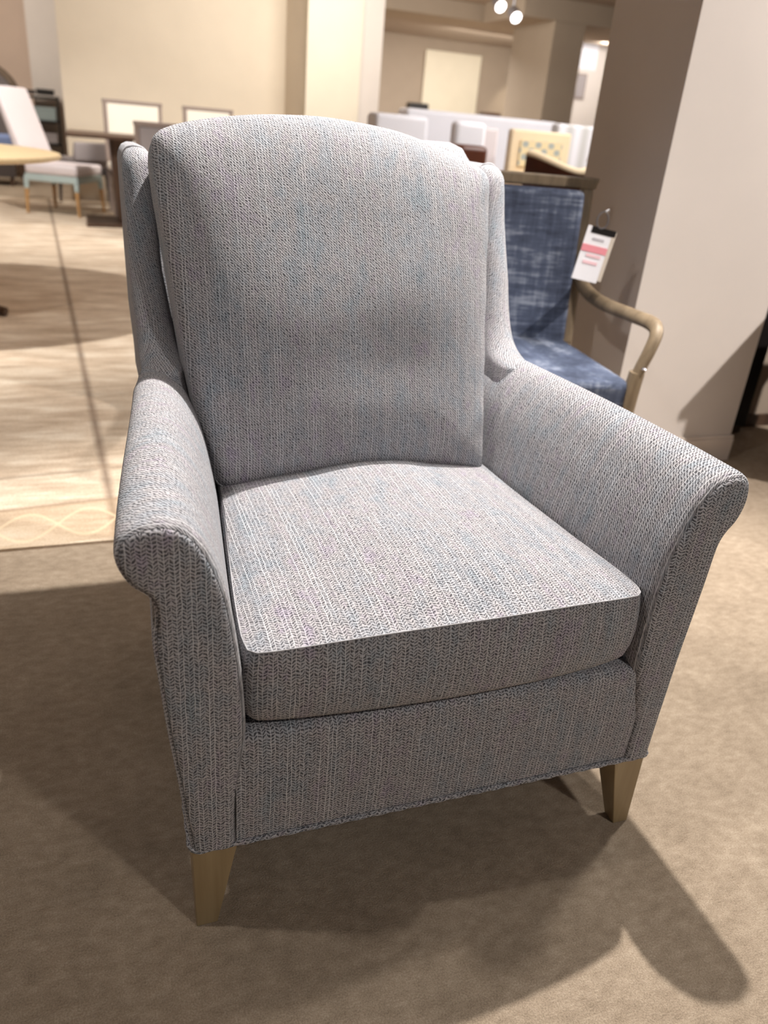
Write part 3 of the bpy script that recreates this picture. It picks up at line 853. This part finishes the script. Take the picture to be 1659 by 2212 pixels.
def frame_chair(label, loc, rz, m_pad, group, back=0.97, w=0.25):
    t = thing('frame_back_chair', label, 'chair', loc, rz, group)
    obj('seat', B(-w, w, -0.22, 0.22, 0.40, 0.47), m_pad, t, bevel=0.02)
    for s in (-1, 1):
        a, b_ = sorted((s * (w - 0.0), s * (w - 0.035)))
        obj('stile', B(a, b_, 0.205, 0.24, 0.0, back), M_greyframe, t, smooth=False, bevel=0.004)
        obj('leg', B(a, b_, -0.22, -0.185, 0.0, 0.40), M_greyframe, t, smooth=False, bevel=0.004)
    obj('top_rail', B(-w - 0.005, w + 0.005, 0.20, 0.245, back - 0.005, back + 0.03), M_greyframe, t, smooth=False, bevel=0.004)
    obj('lower_rail', B(-w + 0.035, w - 0.035, 0.205, 0.24, 0.52, 0.55), M_greyframe, t, smooth=False)
    obj('back_pad', B(-w + 0.036, w - 0.036, 0.20, 0.235, 0.55, back - 0.006), m_pad, t, bevel=0.008)
    return t
G = 'frame-back chairs at the dark dining table'
frame_chair('grey wood frame chair with cream back pad, at the left end of the dark table', (0.08, 8.05, 0.009), math.radians(4), M_pad, G, back=1.0, w=0.28)
frame_chair('grey frame chair with plain grey back, nearest on the front side of the dark table', (0.20, 6.62, 0.009), math.radians(184), M_grey, G, back=0.86)
frame_chair('grey wood frame chair with cream back pad, showing just above the armchair cushion', (0.80, 8.05, 0.009), math.radians(0), M_pad, G, back=1.0)

# far left
AC = thing('arched_chair', 'large dark wood chair with arched back at the far left', 'chair', (-1.62, 11.6, 0), math.radians(8))
def arch(r_, dz, w, y, rad):
    return tube([(w * math.cos(a), y, dz + r_ * math.sin(a)) for a in [pi * k / 18 for k in range(19)]], rad, 10)
bm = tube([(-0.46, 0.3, 0.0), (-0.46, 0.3, 0.5), (-0.46, 0.3, 0.95)] + [(0.46 * math.cos(a), 0.3, 0.98 + 0.36 * math.sin(a)) for a in [pi - pi * k / 16 for k in range(17)]] + [(0.46, 0.3, 0.95), (0.46, 0.3, 0.5), (0.46, 0.3, 0.0)], 0.05, 10)
obj('back_frame', bm, wood('dark_grey_wood', srgb(96, 80, 66), srgb(120, 104, 88)), AC)
rows = [[(x_, y_, 0.5 + (0.46 + 0.34 * math.sqrt(max(0, 1 - (x_ / 0.43) ** 2))) * k / 8) for x_ in [-0.42 + 0.84 * i / 20 for i in range(21)]] for y_, k in [(0.27, k) for k in range(9)]]
bm = loft(rows); g_ = bmesh.ops.solidify(bm, geom=bm.faces[:], thickness=0.05)
obj('back_pad', bm, M_grey, AC)
obj('seat', B(-0.42, 0.42, -0.3, 0.3, 0.36, 0.48), M_grey, AC, bevel=0.03)
for sx in (-1, 1): obj('leg', B(sx * 0.38 - 0.025, sx * 0.38 + 0.025, -0.28, -0.23, 0, 0.36), M_dkwood, AC)

SH = thing('display_shelf', 'dark open display shelf against the far-left pillar', 'shelf', (-0.95, 11.95, 0))
obj('frame', (lambda bm: (box(bm, -0.20, 0.26, 0, 0.3, 0.0, 0.08), box(bm, -0.20, -0.17, 0, 0.3, 0.08, 1.02), box(bm, 0.23, 0.26, 0, 0.3, 0.08, 1.02), bm)[-1])(bmesh.new()), M_black, SH, smooth=False)
for z in (0.42, 0.70, 0.99):
    obj('shelf_board', B(-0.17, 0.23, 0, 0.3, z - 0.015, z + 0.015), M_black, SH, smooth=False)
for i, (x, z, sx, sz, m, lb) in enumerate([(0.06, 0.716, 0.30, 0.16, M_tealgrey, 'grey-teal storage box on the top bay of the dark far-left shelf'), (0.03, 0.437, 0.34, 0.12, M_grey, 'grey storage box on the middle bay of the dark far-left shelf'),
                              (0.10, 1.022, 0.22, 0.07, M_black, 'small black box on top of the far-left shelf'), (-0.10, 1.022, 0.14, 0.05, M_dgrey, 'low dark box at the left on top of the far-left shelf')]):
    bm = B(-sx / 2, sx / 2, 0.02, 0.26, 0, sz); box(bm, -sx / 2 - 0.004, sx / 2 + 0.004, 0.016, 0.264, sz * 0.75, sz + 0.002)
    o = obj('storage_box', bm, m, None, smooth=False, bevel=0.004); o.location = (-0.95 + x, 11.95, z)
    tag(o, lb, 'box', 'boxes on the far-left shelf')
BB = thing('bench', 'blue upholstered bench at the far-left edge', 'bench', (-1.62, 10.6, 0), 0.05)
obj('cushion', B(-0.5, 0.42, -0.25, 0.25, 0.42, 0.56), M_blue, BB, bevel=0.03)
obj('base', B(-0.47, 0.39, -0.22, 0.22, 0.1, 0.42), M_dgrey, BB, smooth=False)
for sx in (-0.42, 0.34): obj('leg', B(sx - 0.02, sx + 0.02, -0.2, 0.2, 0, 0.1), M_dkwood, BB)

# ================================================================== white furniture row behind, right of the back cushion
def sofa(name, label, x0, x1, y, zt, m, group=None, arms=True):
    t = thing(name, label, 'sofa', ((x0 + x1) / 2, y, 0), 0, group); w = (x1 - x0) / 2
    obj('backrest', B(-w, w, -0.02, 0.2, 0.3, zt), m, t, bevel=0.03, seg=3)
    obj('seat', B(-w + 0.02, w - 0.02, 0.18, 0.85, 0.14, 0.46), m, t, bevel=0.03, seg=3)
    if arms:
        for s in (-1, 1):
            a, b_ = sorted((s * w, s * (w - 0.14))); obj('arm', B(a, b_, 0.15, 0.88, 0.14, 0.62), m, t, bevel=0.03, seg=3)
    for s in (-1, 1):
        for yy in (0.08, 0.8): obj('leg', B(s * (w - 0.08) - 0.02, s * (w - 0.08) + 0.02, yy - 0.02, yy + 0.02, 0, 0.30 if yy < 0.1 else 0.16), M_dkwood, t)
    return t
sofa('sofa', 'white sofa seen from behind, just right of the armchair cushion top', 1.50, 1.90, 5.0, 1.10, M_white, 'white sofas')
WC = sofa('sofa', 'long white sofa back running towards the right-hand pillar', 1.95, 3.30, 5.6, 1.16, M_white, 'white sofas')
CH = thing('accent_chair', 'white high-backed chair in front of the long white sofa', 'chair', (2.06, 4.6, 0))
obj('backrest', B(-0.115, 0.115, 0, 0.12, 0.35, 1.09), M_white, CH, bevel=0.03)
obj('seat', B(-0.115, 0.115, 0.1, 0.38, 0.3, 0.45), M_white, CH, bevel=0.03)
for sx in (-0.1, 0.1):
    for yy in (0.04, 0.34): obj('leg', B(sx - 0.015, sx + 0.015, yy - 0.015, yy + 0.015, 0, 0.32), M_dkwood, CH)
GS = thing('slatted_screen', 'grey slatted panel between the white chair and lavender ottoman', 'screen', (2.22, 5.0, 0))
for k in range(4): obj('slat', B(-0.065 + k * 0.035, -0.042 + k * 0.035, 0, 0.03, 0.05, 1.08), M_greyframe, GS, smooth=False)
obj('rail', B(-0.075, 0.075, 0.0, 0.035, 0.0, 0.05), M_greyframe, GS, smooth=False)
LO = thing('lavender_chair', 'lavender upholstered chair back beside the grey slatted panel', 'chair', (2.37, 5.0, 0))
obj('backrest', B(-0.075, 0.10, 0, 0.1, 0.3, 1.07), M_lav, LO, bevel=0.02); obj('seat', B(-0.075, 0.10, 0.1, 0.5, 0.1, 0.44), M_lav, LO, bevel=0.02)
for sx in (-0.05, 0.07): obj('leg', B(sx - 0.015, sx + 0.015, 0.03, 0.06, 0, 0.3), M_dkwood, LO)

CB = thing('lattice_back_settee', 'cream settee with patterned lattice back panel', 'settee', (2.66, 4.7, 0), math.radians(-3))
def fret():
    t = NT('blue_grey_fretwork_print')
    oc = t.coord('Object'); sp = t.n('ShaderNodeSeparateXYZ'); t.put(sp.inputs[0], oc)
    a = t.M('SINE', t.M('MULTIPLY', sp.outputs[0], 62)); b = t.M('SINE', t.M('MULTIPLY', sp.outputs[2], 75))
    f1 = t.M('GREATER_THAN', t.M('MULTIPLY', a, b), 0.15)
    t.set(Base_Color=t.mix(f1, srgb(222, 204, 164), srgb(160, 166, 164)), Roughness=0.8); return t.m
obj('back_frame', B(-0.235, 0.235, 0, 0.08, 0.50, 1.075), M_sand, CB, bevel=0.015)
obj('back_panel', B(-0.165, 0.165, -0.012, 0.0, 0.84, 1.01), fret(), CB, smooth=False)
obj('seat', B(-0.22, 0.20, -0.50, -0.015, 0.68, 0.78), M_sand, CB, bevel=0.02)
obj('base', B(-0.20, 0.18, -0.46, 0.02, 0.12, 0.68), M_sand, CB, bevel=0.02)
for sx in (-0.24, 0.10): obj('leg', B(sx - 0.02, sx + 0.02, -0.4, -0.36, 0, 0.13), M_dkwood, CB)

ST = thing('striped_chair', 'white and grey striped chair back beside the lattice settee', 'chair', (3.10, 4.9, 0))
def stripe():
    t = NT('white_grey_stripe')
    sp = t.n('ShaderNodeSeparateXYZ'); t.put(sp.inputs[0], t.coord('Object'))
    f1 = t.M('MULTIPLY_ADD', t.M('SINE', t.M('MULTIPLY', sp.outputs[0], 48)), 0.5, 0.5)
    t.set(Base_Color=t.mix(f1, srgb(232, 230, 236), srgb(196, 194, 192)), Roughness=0.8); return t.m
M_str = stripe()
obj('backrest', B(-0.20, 0.19, 0, 0.12, 0.35, 1.14), M_str, ST, bevel=0.02)
obj('seat', B(-0.20, 0.19, 0.12, 0.6, 0.25, 0.48), M_str, ST, bevel=0.02)
for sx in (-0.16, 0.15):
    for yy in (0.04, 0.55): obj('leg', B(sx - 0.015, sx + 0.015, yy - 0.015, yy + 0.015, 0, 0.35), M_dkwood, ST)

# brown leather barrel chair with a cream cushion
LC = thing('barrel_chair', 'brown leather barrel chair with curved cream cushion, behind the blue armchair', 'chair', (2.31, 3.70, 0), math.radians(0))
def barrel():
    n = 24; rows = []
    def zt(a): return 0.852 + 0.075 * abs(math.cos(a)) ** 1.6
    for k in range(7):
        rows.append([(0.25 * math.cos(a), 0.26 * math.sin(a) + 0.1, 0.28 + (zt(a) - 0.28) * k / 6) for a in [pi + pi * i / n for i in range(n + 1)]])
    bm = loft(rows); bmesh.ops.solidify(bm, geom=bm.faces[:], thickness=0.05)
    obj('shell', bm, M_leather, LC)
    obj('seat_cushion', lathe([(0, 0.28), (0.17, 0.28), (0.185, 0.32), (0.185, 0.42), (0.17, 0.46), (0, 0.47)], 32, off=(0, 0.12, 0)), M_sand, LC)
    rim = [(0.215 * math.cos(a), 0.215 * math.sin(a) + 0.12, zt(a) + 0.006) for a in [pi + pi * i / 24 for i in range(25)]]
    obj('rim_cushion', tube(rim, 0.030, 10), M_sand, LC)
    for sx in (-0.2, 0.2):
        for yy in (-0.06, 0.12): obj('leg', tube([(sx * (0.6 if yy < 0 else 1), yy, 0.29), (sx * (0.7 if yy < 0 else 1.1), yy, 0)], 0.018, 8), M_dkwood, LC)
barrel()
BS = thing('bar_stool', 'tall brown leather bar stool showing between the armchair wing and lattice settee', 'stool', (1.86, 4.1, 0))
obj('seat', B(-0.10, 0.10, 0, 0.25, 0.74, 0.955), M_leather, BS, bevel=0.03)
for sx in (-0.09, 0.07):
    for yy in (0.04, 0.21): obj('leg', B(sx - 0.015, sx + 0.015, yy - 0.015, yy + 0.015, 0, 0.745), M_dkwood, BS)

# small dark things further back
def small_tv(name, label, cat, x, y, z, w, h, m):
    t = thing(name, label, cat, (x, y, 0))
    obj('body', B(-w / 2, w / 2, 0, 0.3, z, z + h), m, t, bevel=0.02)
    obj('stand', B(-w / 2 + 0.03, w / 2 - 0.03, 0.03, 0.27, 0, z), m, t, smooth=False)
small_tv('sideboard', 'low black cabinet against the brown back wall, left of the cream door', 'cabinet', 6.45, 16.8, 0.1, 0.42, 1.42, M_black)
small_tv('sideboard', 'low brown cabinet right of the cream door', 'cabinet', 8.2, 16.8, 0.1, 0.40, 1.38, M_dkwood)

# pictures on the far right wall
for (x, z, w, h, m, lb) in [(8.75, 2.62, 0.66, 0.62, M_white, 'large white unframed canvas high on the far right wall'), (8.70, 2.02, 0.46, 0.44, M_greyframe, 'grey abstract picture below the white canvas on the far right wall')]:
    t = thing('picture', lb, 'picture', (x, 14.36, z), 0, None)
    obj('frame', B(-w / 2, w / 2, 0, 0.035, -h / 2, h / 2), m, t, smooth=False, bevel=0.006)
    obj('canvas', B(-w / 2 + 0.03, w / 2 - 0.03, -0.006, 0.0, -h / 2 + 0.03, h / 2 - 0.03), m if m is M_white else M_grey, t, smooth=False)

# ================================================================== ceiling track spotlights that show in the photo
def emis(name, col, s):
    t = NT(name); t.set(Base_Color=(0.9, 0.9, 0.9, 1)); t.b.inputs['Emission Color'].default_value = col; t.b.inputs['Emission Strength'].default_value = s; return t.m
M_em = emis('lit_lamp_face', (1, 0.93, 0.88, 1), 6.0)
for (x, y, z, lb) in [(4.29, 9.0, 2.37, 'left of the two lit ceiling spotlights, higher in the view'), (4.507, 9.0, 2.286, 'right of the two lit ceiling spotlights, lower in the view')]:
    t = thing('spotlight', lb, 'spotlight', (x, y, z), 0, 'lit track spotlights')
    M_ = Matrix.Rotation(math.radians(62), 4, 'X') @ Matrix.Rotation(0, 4, 'Z')
    bm = lathe([(0.0, 0.16), (0.05, 0.16), (0.06, 0.14), (0.072, 0.03), (0.075, 0.0), (0.062, 0.0), (0.0, 0.008)], 20)
    bmesh.ops.transform(bm, matrix=Matrix.Rotation(math.radians(-58), 4, 'X'), verts=bm.verts)
    obj('housing', bm, M_grey, t)
    bm = lathe([(0.0, -0.006), (0.06, -0.006), (0.062, -0.002), (0, 0.0)], 20)
    bmesh.ops.transform(bm, matrix=Matrix.Rotation(math.radians(-58), 4, 'X'), verts=bm.verts)
    obj('lamp_face', bm, M_em, t)
    obj('stem', tube([(0, 0.10, 0.05), (0, 0.10, 2.85 - z)], 0.012, 8), M_metal, t)
